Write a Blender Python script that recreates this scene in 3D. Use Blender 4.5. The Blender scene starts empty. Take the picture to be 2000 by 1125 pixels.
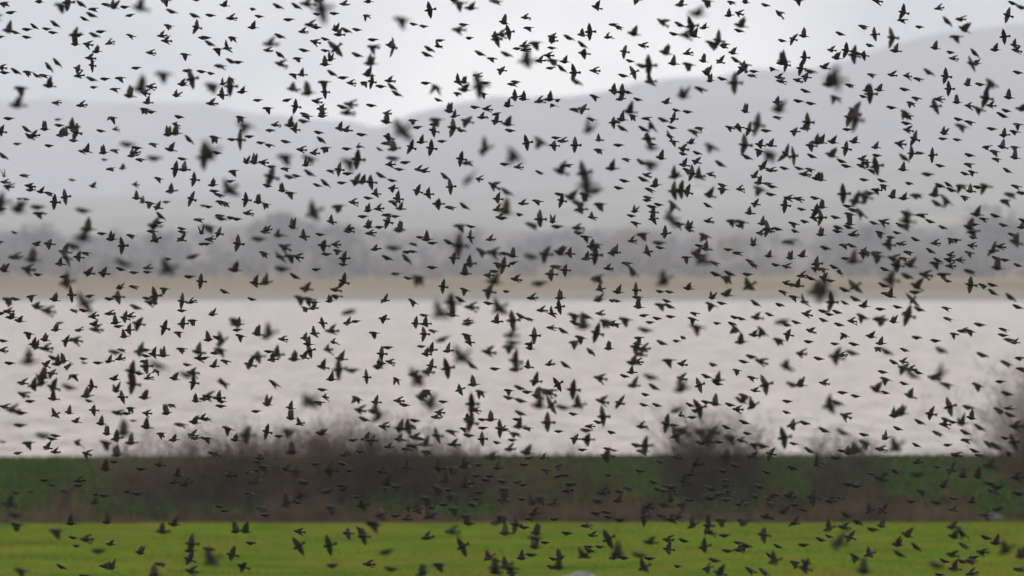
import bpy, math, random
import numpy as np
from mathutils import Matrix, Euler, Vector

SKYOFF = (-4.78, -4.39, 1.76)
HAZE = 0.000068
HAZECOL = (0.635, 0.664, 0.79, 1)
S = bpy.context.scene
COL = S.collection
R = math.radians
rng = random.Random(11)
nrg = np.random.default_rng(11)

# ------------------------------------------------------------------ camera
LENS, SENSOR = 400.0, 36.0
TH = SENSOR / LENS / 2000.0            # radians per photo pixel (photo 2000 wide)
CAMH = 11.0                            # the photographer stands on a rise
HORIZON = 500.0                        # image row of the horizon
cam = bpy.data.cameras.new('camera'); camo = bpy.data.objects.new('camera', cam); COL.objects.link(camo)
cam.lens = LENS; cam.sensor_width = SENSOR; cam.clip_start = 1.0; cam.clip_end = 60000.0
camo.location = (0, 0, CAMH)
camo.rotation_euler = (R(90) - (562.5 - HORIZON) * TH, 0, 0)
cam.dof.use_dof = True
cam.dof.focus_distance = 197.0
cam.dof.aperture_fstop = 2.7
S.camera = camo

# ------------------------------------------------------------------ sky, sun, exposure
SUN_EL, SUN_AZ = R(36), R(6)          # veiled sun, ahead of the camera and a little to the right
w = bpy.data.worlds.new('World'); S.world = w; w.use_nodes = True
nt = w.node_tree; nt.nodes.clear()
def nn(t, **k):
    n = nt.nodes.new(t)
    for a, b in k.items(): setattr(n, a, b)
    return n
out = nn('ShaderNodeOutputWorld'); bg = nn('ShaderNodeBackground')
sky = nn('ShaderNodeTexSky'); sky.sky_type = 'NISHITA'; sky.sun_disc = False
sky.sun_elevation = SUN_EL; sky.sun_rotation = SUN_AZ; sky.dust_density = 3.0; sky.air_density = 1.0
hs = nn('ShaderNodeHueSaturation'); hs.inputs['Saturation'].default_value = 0.12; hs.inputs['Value'].default_value = 1.0
geo = nn('ShaderNodeTexCoord')
mp = nn('ShaderNodeMapping'); mp.inputs['Scale'].default_value = (1.0, 1.0, 1.5); mp.inputs['Location'].default_value = SKYOFF
cl = nn('ShaderNodeTexNoise'); cl.inputs['Scale'].default_value = 26.0; cl.inputs['Detail'].default_value = 3.0; cl.inputs['Roughness'].default_value = 0.45
cr = nn('ShaderNodeValToRGB')
cr.color_ramp.elements[0].position = 0.36; cr.color_ramp.elements[0].color = (0.52, 0.55, 0.56, 1)
cr.color_ramp.elements[1].position = 0.62; cr.color_ramp.elements[1].color = (1.86, 1.84, 1.78, 1)
mx = nn('ShaderNodeMix', data_type='RGBA'); mx.inputs['Factor'].default_value = 0.87; mx.inputs[7].default_value = (15.3, 14.9, 13.7, 1)
nt.links.new(geo.outputs['Generated'], mp.inputs['Vector']); nt.links.new(mp.outputs[0], cl.inputs['Vector'])
nt.links.new(cl.outputs['Fac'], cr.inputs['Fac'])
nt.links.new(sky.outputs[0], hs.inputs['Color'])
nt.links.new(hs.outputs[0], mx.inputs[6])
mu = nn('ShaderNodeMix', data_type='RGBA', blend_type='MULTIPLY'); mu.inputs['Factor'].default_value = 1.0
nt.links.new(mx.outputs[2], mu.inputs[6]); nt.links.new(cr.outputs[0], mu.inputs[7])
nt.links.new(mu.outputs[2], bg.inputs['Color']); bg.inputs['Strength'].default_value = 0.1
nt.links.new(bg.outputs[0], out.inputs['Surface'])
sl = bpy.data.lights.new('sun', 'SUN'); sl.energy = 0.6; sl.angle = R(25); sl.color = (1.0, 0.97, 0.93)
so = bpy.data.objects.new('sun', sl); COL.objects.link(so)
d = Vector((math.sin(SUN_AZ) * math.cos(SUN_EL), math.cos(SUN_AZ) * math.cos(SUN_EL), math.sin(SUN_EL)))
so.rotation_euler = d.to_track_quat('Z', 'Y').to_euler(); so.location = (0, 0, 300)
S.view_settings.view_transform = 'Standard'; S.view_settings.look = 'None'
S.view_settings.exposure = 0.0; S.view_settings.gamma = 1.0; S.view_settings.use_curve_mapping = False
S.render.engine = 'CYCLES'
S.cycles.max_bounces = 6; S.cycles.diffuse_bounces = 2; S.cycles.glossy_bounces = 2
S.cycles.transmission_bounces = 2; S.cycles.transparent_max_bounces = 4; S.cycles.volume_bounces = 3
S.cycles.use_denoising = True

# ------------------------------------------------------------------ helpers
def at(px, py, dist):
    """the point seen at photo pixel (px, py) at the given distance along the view"""
    return Vector(((px - 1000.0) * TH * dist, dist, CAMH - (py - HORIZON) * TH * dist))
def ydist(py, z=0.0):
    return (CAMH - z) / ((py - HORIZON) * TH)
def tag(o, label=None, cat=None, group=None, kind=None):
    if label: o['label'] = label
    if cat: o['category'] = cat
    if group: o['group'] = group
    if kind: o['kind'] = kind
    return o
def empty(name, loc):
    o = bpy.data.objects.new(name, None); COL.objects.link(o); o.location = loc; o.empty_display_size = 0.2
    return o
def mesh_obj(name, V, F, mats, parent=None, midx=None, smooth=False):
    me = bpy.data.meshes.new(name)
    me.from_pydata([tuple(v) for v in V] if not isinstance(V, np.ndarray) else V.tolist(), [], F)
    for m in mats: me.materials.append(m)
    if midx is not None: me.polygons.foreach_set('material_index', np.asarray(midx, dtype=np.int32))
    if smooth: me.polygons.foreach_set('use_smooth', np.ones(len(me.polygons), dtype=bool))
    me.update()
    o = bpy.data.objects.new(name, me); COL.objects.link(o)
    if parent: o.parent = parent
    return o
def fast_mesh(name, V, F, mats, midx=None):
    """numpy arrays of vertices and equal-size faces"""
    V = np.asarray(V, dtype=np.float32); F = np.asarray(F, dtype=np.int32); k = F.shape[1]
    me = bpy.data.meshes.new(name)
    me.vertices.add(len(V)); me.vertices.foreach_set('co', V.ravel())
    me.loops.add(F.size); me.loops.foreach_set('vertex_index', F.ravel())
    me.polygons.add(len(F)); me.polygons.foreach_set('loop_start', np.arange(0, F.size, k, dtype=np.int32))
    for m in mats: me.materials.append(m)
    if midx is not None: me.polygons.foreach_set('material_index', np.asarray(midx, dtype=np.int32))
    me.update(calc_edges=True); me.validate()
    return me
def link(name, me, parent=None):
    o = bpy.data.objects.new(name, me); COL.objects.link(o)
    if parent: o.parent = parent
    return o

def material(name, base, rough=0.9, base2=None, scale=1.0, detail=4.0, bump=0.0, bscale=None, stretch=(1, 1, 1), spec=0.2,
             lo=0.35, hi=0.65, base3=None, scale3=0.1):
    m = bpy.data.materials.new(name); m.use_nodes = True; t = m.node_tree; b = t.nodes['Principled BSDF']
    b.inputs['Roughness'].default_value = rough; b.inputs['Specular IOR Level'].default_value = spec
    b.inputs['Base Color'].default_value = (*base, 1)
    tc = t.nodes.new('ShaderNodeTexCoord'); ma = t.nodes.new('ShaderNodeMapping'); ma.inputs['Scale'].default_value = stretch
    t.links.new(tc.outputs['Object'], ma.inputs['Vector'])
    if base2:
        n = t.nodes.new('ShaderNodeTexNoise'); n.inputs['Scale'].default_value = scale; n.inputs['Detail'].default_value = detail
        r = t.nodes.new('ShaderNodeValToRGB')
        r.color_ramp.elements[0].position = lo; r.color_ramp.elements[0].color = (*base, 1)
        r.color_ramp.elements[1].position = hi; r.color_ramp.elements[1].color = (*base2, 1)
        t.links.new(ma.outputs[0], n.inputs['Vector']); t.links.new(n.outputs['Fac'], r.inputs['Fac'])
        res = r.outputs[0]
        if base3:
            n3 = t.nodes.new('ShaderNodeTexNoise'); n3.inputs['Scale'].default_value = scale3; n3.inputs['Detail'].default_value = 3
            r3 = t.nodes.new('ShaderNodeValToRGB'); r3.color_ramp.elements[0].position = 0.45; r3.color_ramp.elements[1].position = 0.65
            t.links.new(ma.outputs[0], n3.inputs['Vector']); t.links.new(n3.outputs['Fac'], r3.inputs['Fac'])
            x = t.nodes.new('ShaderNodeMix'); x.data_type = 'RGBA'
            t.links.new(r3.outputs[0], x.inputs[0]); t.links.new(res, x.inputs[6]); x.inputs[7].default_value = (*base3, 1)
            res = x.outputs[2]
        t.links.new(res, b.inputs['Base Color'])
    if bump:
        n2 = t.nodes.new('ShaderNodeTexNoise'); n2.inputs['Scale'].default_value = bscale or scale; n2.inputs['Detail'].default_value = 4
        bu = t.nodes.new('ShaderNodeBump'); bu.inputs['Strength'].default_value = 1.0; bu.inputs['Distance'].default_value = bump
        t.links.new(ma.outputs[0], n2.inputs['Vector']); t.links.new(n2.outputs['Fac'], bu.inputs['Height'])
        t.links.new(bu.outputs[0], b.inputs['Normal'])
    return m

# ------------------------------------------------------------------ ground, water, far shore
def wob(x, s, a, ph=0.0):
    return a * (math.sin(x * s + ph) + 0.5 * math.sin(x * s * 2.7 + 1.3 + ph) + 0.3 * math.sin(x * s * 6.1 + 0.4 + ph))
XW = 12000.0
xs_near = [-XW, -1500, -600, -250, -120, -80] + [-60 + i for i in range(121)] + [80, 120, 250, 600, 1500, XW]
def strip(name, rows, xs, mats, smooth=True):
    """rows: list of (fy(x), fz(x)); a continuous sheet"""
    V = []; F = []; n = len(xs)
    for fy, fz in rows:
        for x in xs: V.append((x, fy(x), fz(x)))
    for j in range(len(rows) - 1):
        for i in range(n - 1):
            F.append((j * n + i, j * n + i + 1, (j + 1) * n + i + 1, (j + 1) * n + i))
    o = mesh_obj(name, V, F, mats, smooth=smooth); tag(o, kind='structure'); return o
m_field = material('grass_bright', (0.030, 0.066, 0.002), 1.0, (0.082, 0.110, 0.005), 0.5, 7, bump=0.05, bscale=3.0, stretch=(0.5, 0.4, 1), spec=0.0,
                   base3=(0.085, 0.080, 0.009), scale3=0.45)
m_rough = material('grass_dark', (0.010, 0.026, 0.0006), 1.0, (0.021, 0.042, 0.001), 0.5, 6, bump=0.08, bscale=2.0, stretch=(0.4, 0.1, 1), spec=0.0,
                   base3=(0.014, 0.022, 0.002), scale3=0.12)
m_mud = material('mud', (0.13, 0.115, 0.10), 0.7, (0.20, 0.18, 0.155), 0.01, 5, stretch=(1, 4, 1), spec=0.3)
m_shore = material('shore_mud', (0.045, 0.039, 0.036), 0.8, (0.075, 0.066, 0.058), 0.012, 5, stretch=(0.25, 2.0, 1), spec=0.2)
m_stub = material('stubble', (0.10, 0.075, 0.042), 0.95, (0.20, 0.15, 0.085), 0.006, 5, stretch=(0.3, 2.5, 1), spec=0.0, base3=(0.08, 0.065, 0.05), scale3=0.0025)
def edge_field(x): return 470.0 + (0.06 * x if abs(x) < 60 else 3.6 * (1 if x > 0 else -1)) + wob(x, 0.35, 0.7)
def edge_water(x): return 627.0 + (wob(x, 0.11, 0.8)) - (6.0 * min(1.0, max(0.0, (-6 - x) / 22.0)))
fl = lambda c: (lambda x: c)
def roll(a, ph): return lambda x: wob(x, 0.09, a * 0.3, ph) if abs(x) < 130 else 0.0
rows = [(fl(-400), fl(0))] + [(fl(y), roll(0.05, y)) for y in (320, 360, 380, 395, 405, 415, 425, 435, 445, 455)] + [(edge_field, roll(0.04, 2))]
strip('green_field', rows, xs_near, [m_field])
rows = [(edge_field, roll(0.04, 2)), (lambda x: edge_field(x) + 12, roll(0.10, 1)), (lambda x: edge_field(x) + 45, roll(0.12, 4)),
        (lambda x: edge_field(x) + 95, roll(0.12, 7)), (lambda x: edge_water(x) - 12, roll(0.08, 3)), (edge_water, roll(0.10, 5)), (lambda x: edge_water(x) + 3, fl(-1.6))]
strip('rough_pasture', rows, xs_near, [m_rough])
xs_far = np.linspace(-XW, XW, 181).tolist()
strip('mudflat', [(fl(600), fl(-1.9)), (fl(2965), fl(-1.9)), (lambda x: 2985 + wob(x, 0.02, 14), fl(-0.1)), (lambda x: 3480 + wob(x, 0.012, 40), fl(0.45))], xs_far, [m_shore])
strip('stubble_field', [(lambda x: 3480 + wob(x, 0.012, 40), fl(0.45)), (fl(3900), fl(1.2)), (fl(4350), fl(2.3)), (fl(5200), fl(4.0)), (fl(31500), fl(5.0))], xs_far, [m_stub])

mw = bpy.data.materials.new('water'); mw.use_nodes = True; t = mw.node_tree; b = t.nodes['Principled BSDF']
b.inputs['Base Color'].default_value = (0.27, 0.215, 0.215, 1); b.inputs['Roughness'].default_value = 0.34; b.inputs['IOR'].default_value = 1.33
tc = t.nodes.new('ShaderNodeTexCoord')
def wave(sx, sy, sc, det):
    ma = t.nodes.new('ShaderNodeMapping'); ma.inputs['Scale'].default_value = (sx, sy, 1)
    n = t.nodes.new('ShaderNodeTexNoise'); n.inputs['Scale'].default_value = sc; n.inputs['Detail'].default_value = det; n.inputs['Roughness'].default_value = 0.6
    t.links.new(tc.outputs['Object'], ma.inputs['Vector']); t.links.new(ma.outputs[0], n.inputs['Vector']); return n
n1 = wave(0.5, 1.0, 0.55, 5.0); n2 = wave(0.25, 0.06, 0.25, 4.0)
ad = t.nodes.new('ShaderNodeMath'); ad.operation = 'MULTIPLY_ADD'; ad.inputs[1].default_value = 1.2
t.links.new(n2.outputs['Fac'], ad.inputs[0]); t.links.new(n1.outputs['Fac'], ad.inputs[2])
bu = t.nodes.new('ShaderNodeBump'); bu.inputs['Strength'].default_value = 1.0; bu.inputs['Distance'].default_value = 1.5
t.links.new(ad.outputs[0], bu.inputs['Height']); t.links.new(bu.outputs[0], b.inputs['Normal'])
rr = t.nodes.new('ShaderNodeValToRGB'); n3 = wave(0.35, 0.045, 1.0, 9.0)
rr.color_ramp.elements[0].position = 0.42; rr.color_ramp.elements[0].color = (0.02, 0.010, 0.014, 1)
rr.color_ramp.elements[1].position = 0.58; rr.color_ramp.elements[1].color = (0.12, 0.062, 0.076, 1)
t.links.new(n3.outputs['Fac'], rr.inputs['Fac']); t.links.new(rr.outputs[0], b.inputs['Base Color'])
sp = t.nodes.new('ShaderNodeMapRange'); sp.inputs[1].default_value = 0.36; sp.inputs[2].default_value = 0.64; sp.inputs[3].default_value = 0.08; sp.inputs[4].default_value = 0.62
n4 = wave(0.55, 0.06, 1.0, 9.0); t.links.new(n4.outputs['Fac'], sp.inputs[0]); t.links.new(sp.outputs[0], b.inputs['Specular IOR Level'])
strip('water', [(fl(600), fl(-0.7)), (fl(1200), fl(-0.7)), (fl(2000), fl(-0.7)), (fl(3000), fl(-0.7))], xs_far, [mw])

# ------------------------------------------------------------------ hills
def crest(pts):
    X = [p[0] for p in pts]; Y = [p[1] for p in pts]
    return lambda px: float(np.interp(px, X, Y))
CREST_L = crest([(-2600, 330), (-1500, 260), (-700, 235), (-300, 214), (0, 203), (120, 197), (300, 203), (400, 211), (500, 224), (600, 238), (700, 247), (800, 258), (1000, 290), (1400, 350), (2000, 380), (3500, 400)])
CREST_R = crest([(-2500, 420), (200, 400), (560, 330), (700, 275), (780, 246), (850, 218), (900, 208), (1000, 205), (1090, 206), (1150, 198), (1210, 180), (1260, 168), (1350, 164), (1450, 145), (1600, 138), (1660, 120), (1700, 104), (1760, 92), (1820, 80), (1880, 68), (1960, 60), (2050, 52), (2400, 40), (3000, 90), (4500, 220)])
CREST_F = crest([(-2500, 420), (-600, 412), (0, 398), (200, 392), (400, 396), (550, 388), (700, 392), (900, 378), (1100, 360), (1300, 345), (1500, 325), (1700, 312), (1900, 318), (2200, 325), (2800, 350), (4500, 390)])
CREST_W = crest([(-2500, 450), (0, 452), (200, 458), (400, 448), (600, 432), (800, 452), (1000, 456), (1200, 446), (1400, 454), (1600, 444), (1800, 448), (2000, 438), (2600, 430), (4500, 450)])
def hill(name, crestf, dist, front, back, mats, amp, zb, n=260):
    xs = np.linspace(-0.4 * dist, 0.4 * dist, n)
    us = np.concatenate([np.linspace(-1, 0, 22), np.linspace(0.12, 1, 7)])
    V = []; nx = len(xs)
    ph = rng.random() * 9
    for u in us:
        y = dist + (u * front if u < 0 else u * back)
        prof = math.cos(u * math.pi / 2) ** 1.25 if u < 0 else math.cos(u * math.pi / 2)
        for x in xs:
            px = 1000 + x / (TH * dist)
            h = CAMH + (HORIZON - crestf(px)) * TH * dist
            k = amp * (1 - abs(u)) * (math.sin(x * 0.011 + ph + u * 5) * math.sin(u * 9 + x * 0.004) + 0.4 * math.sin(x * 0.034 + u * 14 + ph) + 0.22 * math.sin(x * 0.09 + ph * 2 + u * 3) + 0.15 * math.sin(x * 0.21 + ph))
            V.append((x, y, max(0, prof) * (h - zb) + zb + k * (0.35 if abs(u) < 0.02 else 1) * min(1.0, prof * 3)))
    F = [(j * nx + i, j * nx + i + 1, (j + 1) * nx + i + 1, (j + 1) * nx + i) for j in range(len(us) - 1) for i in range(nx - 1)]
    o = mesh_obj(name, V, F, mats, smooth=True); return tag(o, kind='structure')
m_moor = material('moor', (0.09, 0.088, 0.075), 1.0, (0.15, 0.13, 0.105), 0.004, 6, spec=0.0, base3=(0.07, 0.07, 0.06), scale3=0.0012, stretch=(1, 0.6, 2))
m_fold = material('hill_fields', (0.11, 0.115, 0.085), 1.0, (0.18, 0.165, 0.13), 0.006, 4, spec=0.0, base3=(0.08, 0.08, 0.07), scale3=0.004, stretch=(1, 0.6, 2))
m_wood = material('wooded_ground', (0.095, 0.088, 0.086), 1.0, (0.13, 0.115, 0.108), 0.02, 5, spec=0.0)
hill('hill', CREST_L, 29000, 9000, 1500, [m_moor], 9, 4.5)
hill('hill', CREST_R, 25000, 11000, 1500, [m_moor], 9, 4.5)
hill('hill', CREST_F, 17500, 9000, 1300, [m_fold], 6, 4.3)
hill('hill', CREST_W, 8200, 2700, 900, [m_wood], 3, 3.9)

# ------------------------------------------------------------------ haze: the damp air over the water
m = bpy.data.materials.new('haze'); m.use_nodes = True; t = m.node_tree; t.nodes.clear()
o_ = t.nodes.new('ShaderNodeOutputMaterial'); v = t.nodes.new('ShaderNodeVolumePrincipled')
v.inputs['Color'].default_value = HAZECOL; v.inputs['Density'].default_value = HAZE; v.inputs['Anisotropy'].default_value = 0.35
t.links.new(v.outputs[0], o_.inputs['Volume'])
HX, HY0, HY1, HZ0, HZ1 = 12300.0, -600.0, 32000.0, -4.0, 720.0
V = [(x, y, z) for x in (-HX, HX) for y in (HY0, HY1) for z in (HZ0, HZ1)]
F = [(0, 1, 3, 2), (4, 6, 7, 5), (0, 4, 5, 1), (2, 3, 7, 6), (0, 2, 6, 4), (1, 5, 7, 3)]
tag(mesh_obj('haze', V, F, [m]), kind='stuff')
# ------------------------------------------------------------------ far woodland beyond the water
m_leaf_far = material('far_foliage', (0.11, 0.103, 0.104), 1.0, (0.16, 0.145, 0.14), 0.08, 3, spec=0.0)
m_leaf_tan = material('far_foliage_tan', (0.16, 0.125, 0.07), 1.0, (0.24, 0.19, 0.11), 0.3, 3, spec=0.0)
m_trunk = material('bark', (0.045, 0.036, 0.028), 1.0, (0.085, 0.068, 0.055), 3.0, 4, spec=0.0)
def tufts(n, fpos, size, rs):
    """n small leaf clumps (quads at random angles) at positions given by fpos -> V, F"""
    P = fpos(n)
    A = rs.normal(size=(n, 3)); A /= np.linalg.norm(A, axis=1)[:, None]
    B = rs.normal(size=(n, 3)); B -= (A * B).sum(1)[:, None] * A; B /= np.linalg.norm(B, axis=1)[:, None]
    s = size * rs.uniform(0.5, 1.3, size=(n, 1))
    V = np.stack([P + A * s, P + B * s * 0.7, P - A * s * rs.uniform(0.5, 1, size=(n, 1)), P - B * s * 0.7], 1).reshape(-1, 3)
    return V, np.arange(4 * n).reshape(-1, 4)
def crown_pos(w, h, z0, lobes, rs):
    L = [(rs.uniform(-.34, .34) * w, rs.uniform(-.34, .34) * w, z0 + h * rs.uniform(.25, .8), w * rs.uniform(.16, .30)) for _ in range(lobes)]
    def f(n):
        L_ = np.array(L); k = rs.integers(0, len(L), n); c = L_[k]
        D = rs.normal(size=(n, 3)); D /= np.linalg.norm(D, axis=1)[:, None]
        r = rs.random(n) ** 0.45
        return c[:, :3] + D * (r * c[:, 3])[:, None] * np.array([1, 1, 0.95])
    return f
rs = np.random.default_rng(5)
# one wood, seen as a mass: many overlapping crowns on the slope behind the far shore
Vs, Fs, off = [], [], 0
for i in range(620):
    dist = 4400 + 2300 * rs.random() ** 1.3
    px = rs.uniform(-350, 2350)
    x = (px - 1000) * TH * dist
    z0 = 2.6 + max(0.0, (dist - 4700) / 1900.0) * (CAMH + (HORIZON - CREST_W(px)) * TH * 5500 - 4) * 0.8
    clump = 0.55 + 0.45 * math.sin(px * 0.011 + 1.0) + 0.3 * math.sin(px * 0.031)
    h = rs.uniform(3, 6) + 4 * max(0, clump); w_ = h * rs.uniform(1.2, 2.4)
    f = crown_pos(w_, h, 0, 7, rs)
    V, F = tufts(70, f, 0.085 * w_ + 0.3, rs)
    V = V + np.array([x, dist, z0]); Vs.append(V); Fs.append(F + off); off += len(V)
tag(link('far_woodland', fast_mesh('far_woodland', np.concatenate(Vs), np.concatenate(Fs), [m_leaf_far])), kind='stuff')

def sticks(segs, sides=3):
    """tapered prisms along segments (p0, p1, r0, r1) -> V, F(quads)"""
    P0 = np.array([s[0] for s in segs], dtype=float); P1 = np.array([s[1] for s in segs], dtype=float)
    r0 = np.array([s[2] for s in segs])[:, None]; r1 = np.array([s[3] for s in segs])[:, None]
    D = P1 - P0; D /= np.maximum(np.linalg.norm(D, axis=1), 1e-6)[:, None]
    up = np.where(np.abs(D[:, 2:3]) < 0.9, np.array([[0, 0, 1.0]]), np.array([[1.0, 0, 0]]))
    A = np.cross(D, up); A /= np.linalg.norm(A, axis=1)[:, None]; B = np.cross(D, A)
    rings = []
    for P, r in ((P0, r0), (P1, r1)):
        for k in range(sides):
            a = 2 * math.pi * k / sides
            rings.append(P + (A * math.cos(a) + B * math.sin(a)) * r)
    V = np.stack(rings, 1); n = len(segs); V = V.reshape(-1, 3); F = []
    base = (np.arange(n) * 2 * sides)[:, None]
    for k in range(sides):
        k2 = (k + 1) % sides
        F.append(base + np.array([[k, k2, sides + k2, sides + k]]))
    return V, np.concatenate(F, 0)

def far_tree(px, top, wpx, dist, z0, mat, label):
    x = (px - 1000) * TH * dist; h = CAMH + (HORIZON - top) * TH * dist - z0; wd = wpx * TH * dist
    root = empty('tree', (x, dist, z0)); tag(root, label, 'tree', 'hazy trees beyond the water')
    segs = [((0, 0, -0.3), (0.1, 0, h * .35), .035 * h, .026 * h), ((0.1, 0, h * .35), (0.0, 0.1, h * .75), .026 * h, .01 * h)]
    for k in range(7):
        a = k * 2.4; z = h * (.3 + .06 * k)
        segs.append(((.08, 0, z), (math.cos(a) * wd * .3, math.sin(a) * wd * .3, z + h * .2), .012 * h, .004 * h))
    V, F = sticks(segs, 5); link('trunk', fast_mesh('trunk', V, F, [m_trunk]), root)
    V, F = tufts(650, crown_pos(wd, h * .86, h * .16, 13, rs), 0.055 * wd + .2, rs)
    link('crown', fast_mesh('crown', V, F, [mat]), root)
for a in [
    (555, 424, 150, 4380, 2.3, m_leaf_far, 'broad hazy tree beyond the water, its crown left of centre'),
    (655, 436, 110, 4400, 2.3, m_leaf_far, 'smaller hazy tree close right of the broad far tree left of centre'),
    (1235, 446, 70, 4390, 2.3, m_leaf_tan, 'tan leaved tree beyond the water right of centre'),
    (1420, 462, 60, 4360, 2.3, m_leaf_tan, 'small tan bushy tree standing on the far shore between dark woods'),
    (1690, 432, 110, 4420, 2.4, m_leaf_far, 'dark round hazy tree beyond the water in the right half'),
    (1955, 418, 150, 4380, 2.3, m_leaf_far, 'tallest dark hazy tree beyond the water near right edge'),
    (60, 446, 120, 4400, 2.3, m_leaf_far, 'dark low hazy tree beyond the water near left edge'),
    (320, 452, 80, 4370, 2.3, m_leaf_far, 'small dark hazy tree beyond the water in the left quarter'),
    (900, 448, 90, 4400, 2.3, m_leaf_far, 'dark hazy tree beyond the water near the centre'),
]: far_tree(*a[:3], a[3] + 1150, 4.2, *a[5:])

# ------------------------------------------------------------------ grass standing in the fields
def grass(name, n, box, hgt, wid, mat, seed, clear=None):
    g = np.random.default_rng(seed)
    x = g.uniform(box[0], box[1], n); y = g.uniform(box[2], box[3], n)
    a = g.uniform(0, math.pi, n); h = hgt * g.uniform(0.4, 1.25, n); w_ = wid * g.uniform(0.6, 1.4, n)
    lx = g.normal(0, 0.35, n) * h; ly = g.normal(0, 0.35, n) * h
    ef = np.array([edge_field(v) for v in x]); ew = np.array([edge_water(v) for v in x])
    keep = (y < ef - 0.05) if clear == 'field' else ((y > ef) & (y < ew - 0.3))
    z = np.zeros(n) - 0.06
    V = np.stack([np.stack([x - np.cos(a) * w_, y - np.sin(a) * w_, z], 1), np.stack([x + np.cos(a) * w_, y + np.sin(a) * w_, z], 1),
                  np.stack([x + lx, y + ly, z + h + 0.06], 1)], 1)[keep].reshape(-1, 3)
    F = np.arange(len(V)).reshape(-1, 3)
    return tag(link(name, fast_mesh(name, V, F, [mat])), kind='stuff')
m_blade = material('grass_blades', (0.030, 0.066, 0.002), 1.0, (0.082, 0.110, 0.005), 1.2, 5, stretch=(0.5, 0.1, 1), spec=0.0)
m_blade_d = material('rough_grass_blades', (0.010, 0.026, 0.0006), 1.0, (0.022, 0.044, 0.001), 0.8, 5, stretch=(0.5, 0.1, 1), spec=0.0)
m_straw = material('dead_grass', (0.075, 0.056, 0.036), 1.0, (0.16, 0.125, 0.075), 2.0, 5, spec=0.0)
grass('grass', 90000, (-30, 30, 372, 474), 0.055, 0.03, m_blade, 3, 'field')
grass('rough_grass', 60000, (-36, 36, 470, 632), 0.22, 0.05, m_blade_d, 4, 'rough')

# ------------------------------------------------------------------ bare hedge along the field edge
m_twig = material('twigs', (0.040, 0.024, 0.017), 1.0, (0.080, 0.050, 0.036), 1.5, 4, spec=0.0)
m_twig_red = material('reddish_twigs', (0.06, 0.035, 0.024), 1.0, (0.12, 0.075, 0.052), 1.5, 4, spec=0.0)
m_twig_tan = material('tan_twigs', (0.06, 0.042, 0.03), 1.0, (0.12, 0.088, 0.06), 1.5, 4, spec=0.0)
m_twig_grey = material('grey_twigs', (0.030, 0.021, 0.017), 1.0, (0.062, 0.044, 0.036), 1.5, 4, spec=0.0)
def shrub(px, top, wpx, mat, label, dens=1.0, dd=0.0, leafless=True):
    x = (px - 1000) * TH * 474; dist = edge_field(x) + 2.0 + dd
    h = CAMH + (HORIZON - top) * TH * dist; wd = wpx * TH * dist
    root = empty('shrub', (x, dist, 0)); tag(root, label, 'shrub', 'bare shrubs in the hedge at the field edge')
    q = random.Random(int(px * 7 + top)); fine = []
    def grow(p, dirv, ln, r, lvl, main):
        n = 3 if lvl < 2 else 2
        for s in range(n):
            dirv = (dirv + Vector((q.gauss(0, .16), q.gauss(0, .16), q.gauss(0.03, .08)))).normalized()
            p2 = p + dirv * (ln / n); r2 = r * 0.78
            (main if lvl < 1 else fine).append((tuple(p), tuple(p2), r, r2)); p = p2; r = r2
            if lvl < 3:
                for k in range(q.choice((2, 2, 3)) if lvl else 3):
                    nd = (dirv + Vector((q.gauss(0, .6), q.gauss(0, .6), q.gauss(.12, .35)))).normalized()
                    grow(p.copy(), nd, ln * q.uniform(.38, .62), max(r * .55, .0048), lvl + 1, main)
    for k in range(max(7, int(18 * dens * max(1.0, wd / 2.2)))):
        bx = q.gauss(0, .23) * wd; by = q.gauss(0, .5)
        edge = 1 - min(1, abs(bx) / (wd * .55)) ** 2
        H = h * (0.44 + 0.36 * max(0, edge)) * q.uniform(.75, 1.1)
        grow(Vector((bx, by, -0.05)), Vector((q.gauss(0, .16) + bx / wd * .5, q.gauss(0, .16), 1)).normalized(), H, .020 * (h / 3) ** .5 + .004, 0, main := [])
        V, F = sticks(main, 5); link('stem', fast_mesh('stem', V, F, [m_trunk]), root)
    V, F = sticks(fine, 3); tag(link('twigs', fast_mesh('twigs', V, F, [mat]), root), kind='stuff')
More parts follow.
